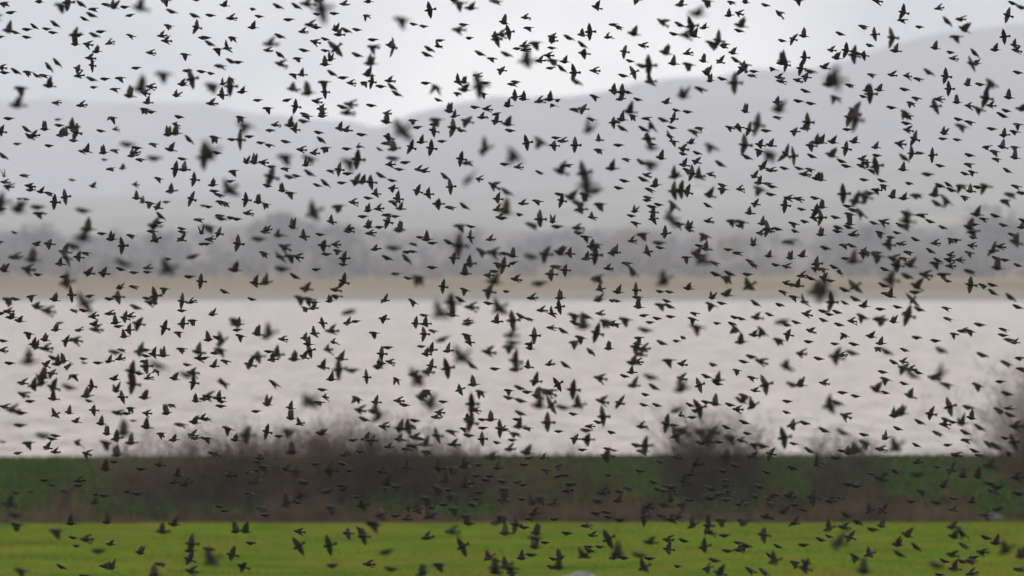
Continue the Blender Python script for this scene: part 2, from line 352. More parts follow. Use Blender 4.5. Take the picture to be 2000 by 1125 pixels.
for a in [
    (150, 950, 130, m_twig, 'small sparse dark shrub at the left end of the hedge', .35),
    (265, 890, 150, m_twig_tan, 'tan twiggy shrub forming the left shoulder of the long hedge', .8),
    (360, 884, 160, m_twig_tan, 'pale brown shrub second from the left in the tall hedge', 1.0),
    (470, 880, 160, m_twig, 'dark brown shrub in the left part of the hedge behind the green field', 1.1),
    (575, 876, 150, m_twig_red, 'reddish brown shrub in the hedge between darker shrubs left of centre', 1.1),
    (665, 868, 150, m_twig_red, 'tall reddish shrub just left of the highest dark hedge shrub', 1.1),
    (750, 864, 160, m_twig_grey, 'highest dark grey shrub of the long hedge left of centre', 1.2),
    (850, 888, 140, m_twig_grey, 'grey brown shrub sloping down right of the highest hedge shrub', 1.0),
    (945, 893, 130, m_twig, 'dark low shrub at the middle of the hedge', .5),
    (1040, 900, 130, m_twig_red, 'low reddish shrub at the centre of the hedge', .4),
    (1135, 905, 140, m_twig, 'low dark shrub right of centre at the hedge end', .4),
    (1240, 970, 110, m_twig, 'knee high scrubby bush in the gap left of the round grey shrub', .6),
    (1390, 856, 180, m_twig_grey, 'round grey shrub rising above the water right of centre', 1.5),
    (1520, 968, 120, m_twig, 'low scrub between the two round shrubs on the right', .6),
    (1635, 880, 115, m_twig_grey, 'narrow dark upright shrub rising over the water edge at right', 1.1),
    (1740, 968, 130, m_twig_red, 'low reddish scrub right of the narrow upright shrub', .6),
    (1850, 962, 130, m_twig_red, 'low brown scrub at the foot of the tall bush', .7),
    (2030, 770, 150, m_twig_red, 'tall reddish brown bush filling the right edge', 1.6),
    (2150, 800, 200, m_twig_red, 'reddish bush beyond the right edge bush', 1.0),
]: shrub(*a)
# brambles and dead stems under the hedge
g = np.random.default_rng(8); segs = []
for i in range(20000):
    px = g.uniform(225, 2700) if g.random() < .96 else g.uniform(-60, 225)
    x = (px - 1000) * TH * 474; y = edge_field(x) + abs(g.normal(0, 1.8)) - .35
    k_ = .95 + .55 * math.sin(x * .55) + .35 * math.sin(x * 1.37 + 1) + .25 * math.sin(x * 3.1)
    hgt = (abs(g.normal(0, .36)) + .10) * max(.25, k_)
    if g.random() > .35 + .5 * k_: continue
    p1 = (x + g.normal(0, .22), y + g.normal(0, .22), hgt)
    segs.append(((x, y, -.04), p1, .011, .006))
V, F = sticks(segs, 3); tag(link('brambles', fast_mesh('brambles', V, F, [m_twig_red])), kind='stuff')
def dry_clump(px, py, wpx, label):
    x = (px - 1000) * TH * 474; root_y = edge_field(x) + .8
    q = np.random.default_rng(int(px)); wd = wpx * TH * 470; segs = []
    for i in range(260):
        bx, by = q.normal(0, .3) * wd, q.normal(0, .25); h = q.uniform(.3, .8)
        segs.append(((bx, by, -.03), (bx + q.normal(0, .15), by + q.normal(0, .15), h), .010, .004))
    V, F = sticks(segs, 3); o = link('dry_grass_clump', fast_mesh('dry_grass_clump', V, F, [m_straw])); o.location = (x, root_y, 0)
    tag(o, label, 'grass clump')
dry_clump(1312, 995, 70, 'tan clump of dead grass at field edge left of the round grey shrub')
dry_clump(1815, 960, 90, 'tan clump of dead grass under the low scrub near right bush')

# ------------------------------------------------------------------ boulders
m_rock = material('grey_rock', (0.075, 0.075, 0.077), 0.9, (0.15, 0.15, 0.154), 4.0, 6, bump=0.03, bscale=9)
def boulder(px, py, wpx, hm, label, mat, dist=None):
    dist = dist or ydist(py); x = (px - 1000) * TH * dist; wd = wpx * TH * dist
    import bmesh
    bm = bmesh.new(); bmesh.ops.create_icosphere(bm, subdivisions=4, radius=1.0)
    from mathutils import noise
    for v in bm.verts:
        k = 1 + .22 * noise.noise(v.co * 1.3 + Vector((px, 0, 0))) + .08 * noise.noise(v.co * 4.1)
        v.co = Vector((v.co.x * wd / 2 * k, v.co.y * wd * .4 * k, v.co.z * hm * k))
    me = bpy.data.meshes.new('boulder'); bm.to_mesh(me); bm.free(); me.materials.append(mat)
    for p in me.polygons: p.use_smooth = True
    o = link('boulder', me); o.location = (x, dist, hm * .12); tag(o, label, 'boulder')
boulder(1133, 1145, 78, .42, 'pale grey boulder lying in the bright field at the bottom edge', m_rock)
boulder(1938, 985, 44, .30, 'pale grey boulder beneath the tall bush near the right edge', material('dark_rock', (0.05, 0.048, 0.046), 0.95, (0.10, 0.097, 0.093), 4.0, 6, bump=0.03, bscale=9), 472.6)

# ------------------------------------------------------------------ white farmhouse on the far hillside
def farmhouse(px, py):
    dg = bpy.context.evaluated_depsgraph_get(); dg.update()
    o0 = Vector((0, 0, CAMH)); dr = (at(px, py, 1000.0) - o0).normalized()
    best = None
    for o in [q for q in COL.objects if q.name.startswith('hill')]:
        ok, loc, nrm, _i = o.ray_cast(o0, dr)
        if ok and (best is None or loc.y < best.y): best = loc
    root = empty('farmhouse', best - Vector((0, 0, .6))); tag(root, 'small white farmhouse far up the hazy hillside right of centre', 'house')
    mwall = material('whitewash', (0.78, 0.77, 0.74), .8, (0.7, 0.69, 0.66), .8, 4); mroof = material('slate', (0.10, 0.10, 0.11), .7, (0.15, 0.15, 0.16), 1.5, 4)
    mdark = material('window_glass', (0.03, 0.03, 0.035), .2)
    def box(name, x0, x1, y0, y1, z0, z1, m, par=root):
        V = [(x, y, z) for x in (x0, x1) for y in (y0, y1) for z in (z0, z1)]
        return mesh_obj(name, V, [(0, 1, 3, 2), (4, 6, 7, 5), (0, 4, 5, 1), (2, 3, 7, 6), (0, 2, 6, 4), (1, 5, 7, 3)], [m], par)
    V = [(-6, -3.2, 0), (6, -3.2, 0), (6, 3.2, 0), (-6, 3.2, 0), (-6, -3.2, 5), (6, -3.2, 5), (6, 3.2, 5), (-6, 3.2, 5), (-6, 0, 7.6), (6, 0, 7.6)]
    mesh_obj('wall', V, [(0, 1, 5, 4), (2, 3, 7, 6), (1, 2, 6, 9, 5), (3, 0, 4, 8, 7)], [mwall], root)
    V = [(-6.3, -3.6, 4.75), (6.3, -3.6, 4.75), (6.3, 0, 7.7), (-6.3, 0, 7.7), (6.3, 3.6, 4.75), (-6.3, 3.6, 4.75), (-6.3, -3.6, 5.0), (6.3, -3.6, 5.0), (6.3, 0, 7.95), (-6.3, 0, 7.95), (6.3, 3.6, 5.0), (-6.3, 3.6, 5.0)]
    rf = mesh_obj('roof', V, [(0, 3, 2, 1), (3, 5, 4, 2), (6, 7, 8, 9), (9, 8, 10, 11), (0, 1, 7, 6), (4, 5, 11, 10), (1, 2, 8, 7), (2, 4, 10, 8), (3, 0, 6, 9), (5, 3, 9, 11)], [mroof], root)
    for x in (-5.2, 5.2): box('chimney', x - .5, x + .5, -.5, .5, 7.0, 9.2, mwall, rf)
    for x in (-4, 3.2): box('window', x - .7, x + .7, -3.26, -3.1, 1.4, 3.2, mdark)
    box('door', -.6, .6, -3.26, -3.1, 0.1, 2.2, mdark)
farmhouse(1365, 378)
BIRDS = """
T 0 0
4,3k24 11,12g 39,2u 60,5d30 67,2x22 79,4s 91,9k 90,15s 83,19g/25 104,4k 111,7u24 122,7g 137,8w38 127,15g/-10 162,1d 168,11s 190,15s 192,0g 0,15g12 0,20g10 0,36g 9,30u26 15,32g 27,29g 34,26g/35 46,28g 54,24s/35 52,32g 26,36g 73,34w26 77,34g 93,34s/20 99,31g 128,35k 165,25k 158,35f 162,40f 192,27x 198,37g 74,43u 86,43f 107,42f 95,50u 88,57f 90,64x 147,52f 181,53d 56,61s/45 48,66s/50 2,66f 5,71g 16,70s/30 27,70k 36,74g/30 43,74k 76,67w 77,74f 90,77s 103,77g 117,76k 133,66g 160,72d38 183,69g 187,77x26 197,70g 178,83v 172,93v 21,86d30 48,84u24 92,85g 112,87k 17,103w36 55,100f 80,103f 127,94u24 138,88u38 147,85f 142,91f 144,100w 142,107d24 148,109g
T 400 0
19,5v 47,9g 6,15g 26,18f 53,16g 72,6s 90,6s 100,4f30 111,1f 115,9x44 110,14g 127,13g 82,19g 136,4f 160,2u 158,15d 193,19d38 47,27u 27,37k 1,37g 5,43s 13,48d 22,47w 73,35s 96,31f 103,24f24 109,27g 128,29u 131,34v 138,30s 149,29g 64,43f32 62,49f 73,54s/30 118,38g 108,41f 97,49g 118,49g 91,57k 128,47x26/-40 123,58u 118,63u 164,39g 164,46k27 149,54s 181,44f 185,46x24 162,62u28 26,60s 33,61g 15,64k25 74,63f26 6,72g 8,83d36 18,82v 25,84x26 26,77d 37,90v 17,93w 7,101f24 52,98g 87,73k 95,73w 87,87w28 101,91u30 109,99f 117,80d24 117,90x 135,76g 124,72s/30 143,81f 160,73u24 163,80x 156,81d 172,84g 181,79f 183,85s/35 188,92s 81,98g 89,104x 62,106d 97,111g 114,106f 115,111u 142,102f28 135,105s 139,110f30 163,103g 178,111f
T 800 0
20,10x 43,0g 49,3d28 60,8v26 84,1k26 183,7w 113,17f 92,22u 116,27k 97,32x 90,34f25 84,36w 85,38w24 48,29f28 53,24g 58,37g 30,39g 28,45w 4,24g 14,26g 19,48s 17,53s 69,52s 80,57k 95,53s26 106,47g 112,45f 113,49f 123,42d27 139,36w 140,40w 139,47g 115,60w38 136,54f 140,59k26 128,59f 152,60u 138,66g 149,67s/40 161,71x 163,80g28/30 181,69f 90,69w 156,37s 169,44s/35 169,34w 176,31x 170,52w24 194,36f 199,24g 26,85d30 16,81g 48,80w 53,80u 54,88v26 47,91k 28,98g 66,74f 69,84x36 74,81g 72,92d 100,82k 104,80g 103,95w 111,97u 96,103u 64,105g 76,107f 85,111g 39,109u24 127,99f24 137,97u24 145,98g 140,103k 181,94k 199,89w 162,107k24 169,106w24
T 1200 0
65,5v24 22,0d 91,1d24 114,2k 128,2u 148,5g 180,0d 81,14v40 47,22f26/35 76,26x26 64,24s/25 88,27v 112,15u 122,13f 161,14f24/40 123,25u27 122,30g 4,26k 19,33u26 58,33g 70,34f30 78,35u 95,42k26 102,40x26 108,43g 107,46g 10,50x 28,45f 50,52u26 72,52f 15,60g 116,52v 119,59s 164,40g 175,38w 185,35u 58,62u 73,63d24 87,60u 103,60w 34,64x28 28,64g26 19,71x 9,74g 90,72u24/30 94,79u 105,77g 117,81x30 125,68x 128,63d24 136,70g 134,74k 155,67k 163,62g 168,63x 165,60u26 186,56x 182,67x 192,70g26 187,75w 161,76f 163,79f 179,79f 35,80w26 8,90x24 13,90g 1,90w 6,97v 23,97g 51,100v 67,94v34 84,87k26 60,108g 72,109g 187,89g 159,100w 161,108v36 180,99g 192,101g 15,109u28 128,109u
T 1600 0
57,1f 82,12x 81,20k 117,8f 125,21s26/45 189,3g 198,7g24 138,19f24 142,29u26/30 184,15x 43,26k 54,34x 21,33g 98,26g 72,37x24 27,49x 12,49f 49,44g 17,57v 34,54x26 38,52g 44,54w 75,50u 113,47u 128,51g 131,57f 152,52s/45 134,36k26 181,36x 191,44w 172,49u 193,49f 149,62w26 153,62v 5,66v 15,78w48 10,83u30 16,95k30 30,83k 51,73k 71,73f 86,74f 107,71s26/30 97,77k 124,75x 127,87x 145,83u 157,82g 168,81d30/30 194,71g 47,88u 50,92x25 43,94g 59,88u 84,87g 95,96k 90,101k 71,105g 84,110d26 117,97f 113,104w24 135,100u 146,103f 163,96x26 156,107k26 168,103f 185,95u 183,108g 198,107v26 178,112g 35,109x28/30
T 0 225
9,3g 57,4g14 58,10g 26,14g24/35 33,20f 29,21s/30 44,14u 71,12w26 74,17x24 72,25g 60,20w 64,19u 17,28g16 48,30g 1,16w 3,40s/35 4,59u16 5,65f 8,70f25 24,59k 29,69f 30,73f 40,75v 48,76k 19,82g16 26,82g16 18,93v38 37,90g32 38,96k25 1,85w40 1,92g24 54,85x 64,80x 71,63g16 91,70u16 80,35k 85,35u 101,37u 102,43g16 112,34k 99,15g 113,14f16 110,3d 108,52k 120,52u16 125,28g36 134,32g 132,37f 129,40u 137,43k 151,42g36 150,28k 132,68f16 134,81u 140,85u16 147,86d 154,90w 163,85g16 155,62k 167,34v24 167,74w24 172,53x 180,53u22 178,43g 175,2g 172,9f 165,19u24 172,18u24 185,24s/45 190,63x 187,82x 157,99s/40 194,102k 151,108w30 155,105g 178,111g 82,93g34 86,111u30 199,42x36 199,88g16
T 400 225
35,2d 40,10d40/15 10,22d24 27,24g 35,24x26 44,21g 12,37g 6,38w46/-30 55,27g 63,29k 69,10f 64,15k 84,10u24 88,14w 97,6g24 115,1g 100,1k 111,17g 113,24s/30 132,13w 139,15f 153,19g 178,7u24 193,15w44/-30 179,22w24 178,27k24 185,33u26 184,42k28 181,48f 196,46g 190,53g 79,26g 118,32d 94,34f 107,37f 103,42k34/15 99,49u 139,33g 151,31f 142,45d40 150,43x26 131,53x 123,54k 140,57g 79,40d38 79,52k 65,60x30 65,50g 57,46f 48,46u24 41,46u 28,55d 25,64g 61,69g 83,60g24 90,59g 103,57s26/30 110,68g 118,67s/40 134,66g 148,65w24 155,65u 162,65w24 172,59s 183,64g 184,71w 76,74u 84,76d24 167,77w 160,81g 189,82w 185,85k24 191,91w 24,73w38/-30 8,68u 10,74g 14,78k 15,84k 20,86k 41,83x 53,85u 60,87d 4,89g 15,98g 16,101g24 25,100g 32,101g 42,96f 107,95w38/-25 131,89d28 145,85f 160,93u 170,91f 155,99g 178,97g 186,99g 179,104x 124,104w 160,109u 171,109g 141,111f 86,109u24 4,109k34 191,111u 61,112f 171,33s16
T 800 225
4,5d 8,12g 26,4d30 24,9k 24,15w 43,12x24 51,15k 44,1w 56,6w26 71,2f 85,6w 96,9u24 98,15g 2,31x 12,26u 21,32x 32,25g 74,33w36/-20 103,38d44/40 115,27x 129,26d34/30 141,30w 143,22g 149,25f 162,29x 178,4k 175,15u38 185,24w 185,34k 199,7w 50,43x 56,46k25 9,53f 15,55f 93,48g 106,51f 127,56k 148,55u32/20 155,49k 170,56x32 173,69w44 182,74g36/-10 198,52u26 35,60s/40 58,62w42/-30 68,62f 40,70x 8,74w 18,77w 82,69f25/30 95,75g30/30 28,87w24 40,90k 54,89s/35 86,82w 111,86f 125,84k 146,77g 149,83x 158,81u30/20 165,86k28 167,92w24 172,78d26 186,87d26 94,95u36 86,92f 90,100g24 107,97g 127,102x24 140,104u 178,100w 50,108k28 60,109g 120,107k30 144,109g26 164,110f25 88,100f
T 1200 225
8,4u 18,1d 3,6k 31,3k 8,13s/30 29,14s 37,11k28/40 48,5s 58,4w 33,23w26 37,28g 36,32g36 56,12g 54,20w 58,26k 4,29g 12,43k 46,42u 27,46s26 36,47k36 32,59f/20 28,63s 10,64g 4,71g 67,33f24 67,38g 81,37g 75,27v 83,13k 78,16k26 95,31k34/20 104,48s26/30 68,49w 80,46w 71,54k 76,57x 83,60w26 94,58f 59,60u28 40,69u24 35,73k 33,80k 32,83g 43,87g 37,89g 58,75x26 65,74x26 71,75w 93,79u26 91,88g 106,68k 106,72d 123,72f 58,88k28/40 20,94u 17,98g 21,105k 38,95w 38,101w 55,101w36 63,106k26 73,110u 92,104f 115,103k24 124,104k26 122,108g 132,96w 138,87w 145,106u 150,111x 167,88x 170,81f 180,82f 183,92g 196,81g 197,94x 195,100k 175,106k 186,104g 160,111g 137,60w 141,66w 143,72d30 150,67k 154,70g 153,77g 145,51w 153,54f 166,52g 181,52g 191,53k 186,58f24 198,62u 168,38x24 175,40x24 193,40g 192,30w24 198,27u24 128,29x26 130,41s/25 142,29w 142,35d 153,29w 153,37d38 113,12k 121,12w 132,14x 140,9x32 148,15g 159,2k 189,7x24 186,13w 176,16w
T 1600 225
36,4x34 30,2x24 28,14g 2,26u 13,26v 26,33x 34,26v 12,39u26/20 22,45g 27,50g 55,32v 42,43f 46,46k 42,50f 56,39g 56,50x26 52,54k 44,63g 61,64g 63,69d 56,73k 24,77x26 28,89g 36,84w30 34,93k24 45,79w30 49,76g26 41,96k28/40 30,97d24 30,106u 29,109g 16,100g 2,100x 3,90u 18,110g24 2,63u 54,105g 63,104f 85,8g 87,1k 87,15f 93,23x 79,28f24 91,37x 99,37g 83,42g26/35 111,39x 82,53u 106,58g25 88,67g 118,49g 72,80u 83,81v 95,78k27 113,78u26 125,83k30/40 115,87g28/30 86,96k28 86,104w34 100,97k24 109,104g 79,107g 84,109k28 121,110g/20 118,69g24/20 126,68g/30 129,73g24/20 139,69d26 148,74u 155,70g 163,69d28 142,80k 146,48k 150,55k 143,57g 147,39g 135,24g 122,18u 121,23g 136,4g 139,11k28 147,7k 169,13g 181,19w 191,16k 194,9d 180,1g 164,31k 171,35k 179,31u 191,31d 173,43k 191,42u 184,54g/30 192,69k 187,77k28 182,83k26 198,76g24 154,97u26 160,101k 151,107g 172,98g 180,107g 147,110u26 198,110u 199,103g
T 0 450
14,2g16 36,14v 48,13w 82,8u44 72,15k34 63,21w24 65,27w28 59,33w 77,26w 84,22k 100,3g 109,9u24 120,15x 128,5k 152,9w/-20 149,1k 177,9w 178,1k 197,2u 198,13g 15,26f28 32,29u34 27,38f28 37,43g 4,39u24 0,11g16 87,42w24 101,42w24 121,32g40/20 118,38g 131,41g 144,37f 144,41g 164,28g 164,38w40/-20 185,45g24 196,50x 189,25s30/-15 63,45g 65,51w34/-15 117,56v 131,55k 161,57d 152,64x24 144,66g 147,70f24 115,65w24 107,67g 8,67d26 15,67g 31,64d 53,68u 70,63x 83,71w40/-20 88,64g 73,78k 82,78g 133,75s26/20 107,81f 91,84f 36,75v26/20 46,79f30/10 8,79f 1,81g 11,85v24 19,88v 59,90g16 55,97u 77,97f 92,92v 94,97f26 113,90u 122,86w 116,94g 127,84f 126,97w 122,104u 135,91w26 161,95x 179,91w 178,69x 178,78g 187,70f 188,88d 174,100d 28,101d 44,107u 33,111u 65,108w 74,107f26 3,108g
T 400 450
14,3w 5,9f 2,13g 33,13x 53,8g32 59,2w 72,5f28 97,6w 113,4g 116,15w24 128,14f 141,1f 162,3f 190,0g26 167,18f 185,17g36 178,27s 197,28s26/45 198,21g 58,22k 78,17f26/25 74,26w26 84,25d26 91,26f 119,23g 130,20d 136,27w 135,33g 76,37g32 109,38g 88,45s 29,39u26 49,52w24 60,51u26 136,50x 99,57w26 94,66d28 102,67k26 107,70d 106,76f 99,76d 128,58f24 129,64k24 122,69u 19,60g 46,67g 187,42k 199,47g 176,68w 141,79k34/-20 8,82v 30,88d32 33,92u 32,97g 115,90w 140,90w 148,89g 175,86w 165,100d 124,98f26 107,101w 98,105w 52,101u24 63,102w38/-20 76,106f 35,103d 12,105f 4,107u 17,109w30/-30 126,109f 101,111u
T 800 450
4,13k 11,7g 17,9u24 23,12g 3,21g 39,12s/25 49,15x34 59,7x 79,9f 43,27w 71,21k28/25 82,22f30 94,23k 101,25u 119,26g36 133,23w30 147,22u26/20 156,23w 182,14k26 178,16w 182,24x24 173,28w 198,22w 165,2g24 172,6k 22,36g 59,33w24 55,42u24 83,40g 77,44f 86,32d 92,34x24 101,32g 83,51u36 78,60w26 104,48f 127,52g34 138,43w24 143,35k24 152,39w 194,37f 183,46d30/-20 186,57w 9,46d36 33,55x 54,58d 94,60g 120,66f 147,66u 185,68v26 198,69g 4,70k24/30 50,68s 41,70w36 42,83u24 30,81w44/-20 60,75f28 77,71g 88,76w36/-30 85,89w24 101,88x26 109,84s24 117,87k 129,78f 146,75x 139,81w 161,83d28 173,84s26 186,81f 192,89d28 162,91s/20 171,94u36 183,100x26 197,92f 14,83g 6,91w 16,91w 15,101x 23,98k 57,91g26 57,88f 56,102d 58,109w 33,106g32/-20 99,103f36 101,110g34 122,103x 138,95f 150,98s/30 167,105d24 162,109d24 117,111g
T 1200 450
28,4d26 17,10f 50,3w 74,0k 89,5d26 44,12g28 45,17g 32,21w 1,21u 12,32k 18,40k28/45 83,15g 90,18w24 81,23w24 70,26d 85,29w36/-35 98,32k 99,43s24/20 110,46d26 113,42s 111,19g 120,22k 136,14u 143,3f 151,1f 176,1g 171,11k32/-10 151,25u 172,27u 184,25u 130,43g 132,30g 136,34k 158,34g 168,35f 183,44f 192,47g 168,52f 175,53g 179,54w 196,38f 198,33w 165,60k 175,65k 197,60w40 185,70w24 132,54w28/-30 110,63v24 105,71g 72,57v 49,49w38/-30 45,60g 54,60g 21,58x 4,60u 23,65k 2,69g 24,75u 51,69g 46,73k26 54,74s 29,83g 42,86g 55,84g 35,90g 11,87d28 2,92k 30,97g32 96,66u 95,73d24 78,81k 77,87d 81,94d32 100,91g 115,91g 118,85g 124,86g 139,85f26 138,71s 161,73g 152,82g 188,82f 164,89k34/-15 168,92g 178,90g 192,98f 119,97d26/40 137,102f24 145,99k28/40 170,102w 161,107k26 190,109g 124,109u26 24,105k 67,105g 61,108g 46,110s 23,111g
T 1600 450
2,4u 18,1g 33,4f 24,14k 32,15g 6,17g24 60,2d 76,2g 70,7g 68,14w26 80,13f 94,9s20 113,13f 109,20s22 129,9d 134,9k 150,7g 149,15f 150,1k26 189,4k 192,12w28 177,16f 170,20w24 173,27g 182,29g 194,34g 174,37u26 147,22k 128,24f 127,29f 137,29f 116,29g 114,32k24 128,35f 121,43k24 126,49g 104,43f26 87,21k 82,27k 89,34u28 76,34w26 73,28f26 56,22g24 57,25d28 46,21k26 43,23w 34,30u32 26,27g 15,36g 4,38k 20,41f 5,47w 11,49g 64,38g 86,45g28/20 70,49w34 63,54g24 95,55u28/30 94,60g24 65,61k 70,64u 91,68w26/-30 35,55w28/-25 25,58s24/20 35,67s24 4,61w48 12,70x26 25,71g 44,74v 60,77g 77,75g 98,77s24/20 87,83x28 86,80g 124,76k 126,86k 157,92g24 180,97k 180,102g 186,107g24 191,110f 169,53g 160,54k 148,53x24 147,40k26 187,65s26/35 170,61s 194,75g24 132,101k 140,98f 147,98k24 95,105g24 114,108g 73,89u 59,87f26 61,86d28 42,84k26/20 32,89f 20,92g 4,88g 4,79g 10,82g 18,80g 25,102d 51,104v 60,110u 16,111g 34,111g
T 0 675
3,5f 36,2w 45,3f26 28,16u40 29,9g14 10,17g 45,19v/30 52,12g24/20 57,18u24 62,15u 67,20w/-20 82,13g 82,17g16/10 96,17g 112,6k28 119,4k 107,15w 117,13f 137,6w28 142,4g 140,15g 143,10g 150,9w 160,10u24 177,3k 194,6u26 195,12f 183,19g 143,20w24 155,20g42/20 153,25d 129,25x28 136,27g 145,32f 171,32u 183,29g36/15 188,26f26 189,36x 112,33v 130,37x28 114,44u24 119,50w 141,51u24 51,27w 43,31u26 41,37u26 22,37f24 33,39w24 52,41w26/20 72,29d24 68,41s34/15 90,40x 23,48f26/20 30,54g 52,52u24 85,49u24 87,54g 5,60f 12,63f30 21,66g24 54,67w/-20 68,66u 74,74v 92,63w 99,76u 128,61d 115,66f24/10 124,66g 143,66f 163,66u24 168,58k 192,54u 143,80u24 130,73g14 176,77k24 190,75v24 198,71f 199,52f 20,78g26 43,88g36 54,88g 51,91g 3,94g14 28,95d24 46,100w 54,104f 76,96f26/20 18,105g 85,106f24 105,86u 114,91w24 121,86u38 104,95d30 128,95u24 115,107u28 157,86d 170,92v 188,87w 191,90f 198,90k
T 400 675
15,4k30 10,7f 20,15k 9,20w 0,12g 18,36w28/15 63,6g 52,11w28 44,19w24 71,9w26 66,14w 88,13u24 97,11w 103,5x 120,4f26 133,13u24 115,21w24 131,23x30 124,33u 145,24g30 158,31x 173,8x 179,2g 169,21g24/10 171,19u 173,17g 181,16f 187,33d 68,37k24/30 115,43g 102,54w44/-35 112,55k24 118,50f 4,50f26 14,51w24 17,55g 16,59g 61,57u24 50,64g 84,61u 84,71u24 93,76w 2,72k 23,81d24 61,84x 83,83d34 73,88g 41,88w34 30,92u 3,91d 114,86v24 149,52d24 151,63f26/10 156,72g24/20 167,55w 165,65u28 170,70w36/-30 175,79f24 189,54f 195,58g 191,81w26 199,81w26 145,92g 158,92w24 163,93w24 190,92f24 180,99f 197,101f 86,104u28 9,106f26 152,104u 136,107f 53,110f
T 800 675
12,1g 16,8w 22,4w 38,5u24 51,11w42/-35 61,20s26/35 77,6f28/10 21,20x 18,26f26 5,29f28 9,33w40/-40 37,22x26/-10 17,44d24 11,51u28/20 20,57w42/15 49,43w/-20 63,38u24 69,45d24 33,55g 29,65f 26,70f 5,73g 1,78k 27,88w26 41,84k24 61,57x28 64,63f24 60,75x28 57,72w 71,72g 80,72u24 72,80g 53,81k 58,88g24 71,91x 85,95g 89,81x24 92,82f 107,79u26 115,81k 103,86k26 100,92g 105,72g 108,66g24/20 97,44d 97,51g24/10 109,54s26/15 84,23g 103,15x30 103,23f28 116,21w 137,18f/-5 152,19s24/35 177,6s24/35 195,3u 118,3u 98,2d30 123,35w24 108,41g24/20 115,45g 131,44k28 137,46f26/30 125,50u24 127,59u36 139,58x26/-30 150,60g32/10 145,38x/-30 160,43x26 165,58w30/-10 186,32f26 188,54f26/15 160,67g 189,69x26 185,75g 135,75x26 146,84g 176,79f 173,83g26 162,91w 174,92w26 169,102g 197,85g 194,101g 193,108w28 98,101f26 115,105u28 117,110g 80,109f30 15,97w28 5,90f24 11,91g 3,98k26 17,104k24 43,97f24 131,110f
T 1200 675
22,2w26 29,3f24 25,8f28 18,17w26 23,16f 17,26w 10,30g 19,39w28 36,31g34/15 39,41s26/30 53,14d26 66,18f 30,48g 96,19g24/10 66,32f24 65,43u36/-10 83,39x/-20 5,56w24 29,58g 42,58g 27,79f24 51,77x26 58,78g 61,88x26/-20 67,84f32/20 61,63k32/-20 65,68f 76,70g 74,58g 79,64g 84,61x26/-20 90,30g24/20 101,34u24 101,37g24 90,55g24/10 99,57u24 113,58g24 120,62f 120,24d 134,11g24 127,16g 143,16f26/20 135,31k 137,44f/10 127,49k24 124,54s28/30 135,59w26/-30 148,38x26/-15 168,21w34/20 182,8f26 174,38g30 182,39u24 169,54g 168,65g 127,75g24/20 110,80g 130,86g 174,77w24/-20 186,76g24 166,90x28/-10 175,96g 191,103g26/30 85,83d38 96,84w28 114,89d34 124,93f24 92,94w26 85,95g24 103,94g 137,97k24 145,98g26/10 22,97g24 30,98w28 28,103k26 153,106w24 135,109f24 110,109w30 61,109f 0,102g16
T 1600 675
17,11w32 33,7g30/15 58,2d 66,6g30 84,4g 119,5g32/20 0,13g 22,9f 160,9g26/20 183,17k26/20 196,12k24 198,23k24 73,16g24/25 82,16f 62,26g 65,33d24/15 83,22w26 90,23f 92,29g36/30 97,26g 118,29w40/-20 125,38k28 112,32f28 83,37g 23,46g 36,49g 5,37f 56,43u28/30 65,46g 89,49w26/20 11,59w34/-10 18,56g28 26,69f24/20 74,69u24 80,66v28 98,75g24/25 77,81g 109,67w24 128,60x24/-15 146,60g24 124,72g24/15 123,77f24 131,75g 140,76u28 149,71u 143,85g24/25 157,80g26/30 116,86k24/20 5,83g24/25 24,85g34/25 44,87g 65,90u/-10 45,95k30/20 60,101f24 75,99w38/-35 95,97g 126,97g 143,92k24 134,107f24 152,103g24/20 157,107k24 177,35g 184,47g24/15 155,39k26/20 176,63k26/20 185,61f 187,68g24/20 192,79f28 182,90g 190,94w26 166,97k28/30 173,99g30/35 172,97g 187,105k24 22,103g 29,105u26 38,103w32/-30 17,110g24
T 0 900
112,1g 104,8u24 138,8g 156,4u 174,14u 43,19g 51,24g 77,19f24 77,24g 16,31g 30,30g14 64,30f 94,33g 102,34g 125,30f 134,32g26 170,21f 181,22f26/-10 93,41u 9,43w28 15,53g34 70,61u24 105,60u24 55,68d32 72,75g 84,77f26 75,83g 108,81v 97,88g34 137,90u24 159,69w28 170,62u26 187,81w26 186,88u24 185,97w24/20 187,108f26 157,101k24 103,103f24 110,104v24 60,104g24/25 21,107k32 82,112g 152,112u28 17,62d28
T 400 900
52,1g 58,6d24 43,11f 53,10w24 24,14f24 80,8u 89,10w28 108,3g 122,9w30 134,3g 142,10g 172,10w 197,7w 49,20f30/-10 43,32k 97,21g28 94,34u36/-20 81,42w28/-20 91,41g 15,44g 20,49g 56,47k28 60,53g 120,30g26/-10 134,24g 135,28g24/-10 150,35g 154,43w28 124,46d26 178,22u28 188,25f24 178,27d 172,52w26/-20 186,54g 199,46w 163,60g30 197,57f 31,69u24/-10 40,69u24 45,80g24/5 27,92w24 37,103w24/20 7,97w40/-25 92,69f24 92,83x26/-30 122,82x26 140,71w24 153,68k24/30 155,74w26 178,89g34/-15 125,102g30/-5 160,101f24 182,106g32 4,86g28 166,63d30
T 800 900
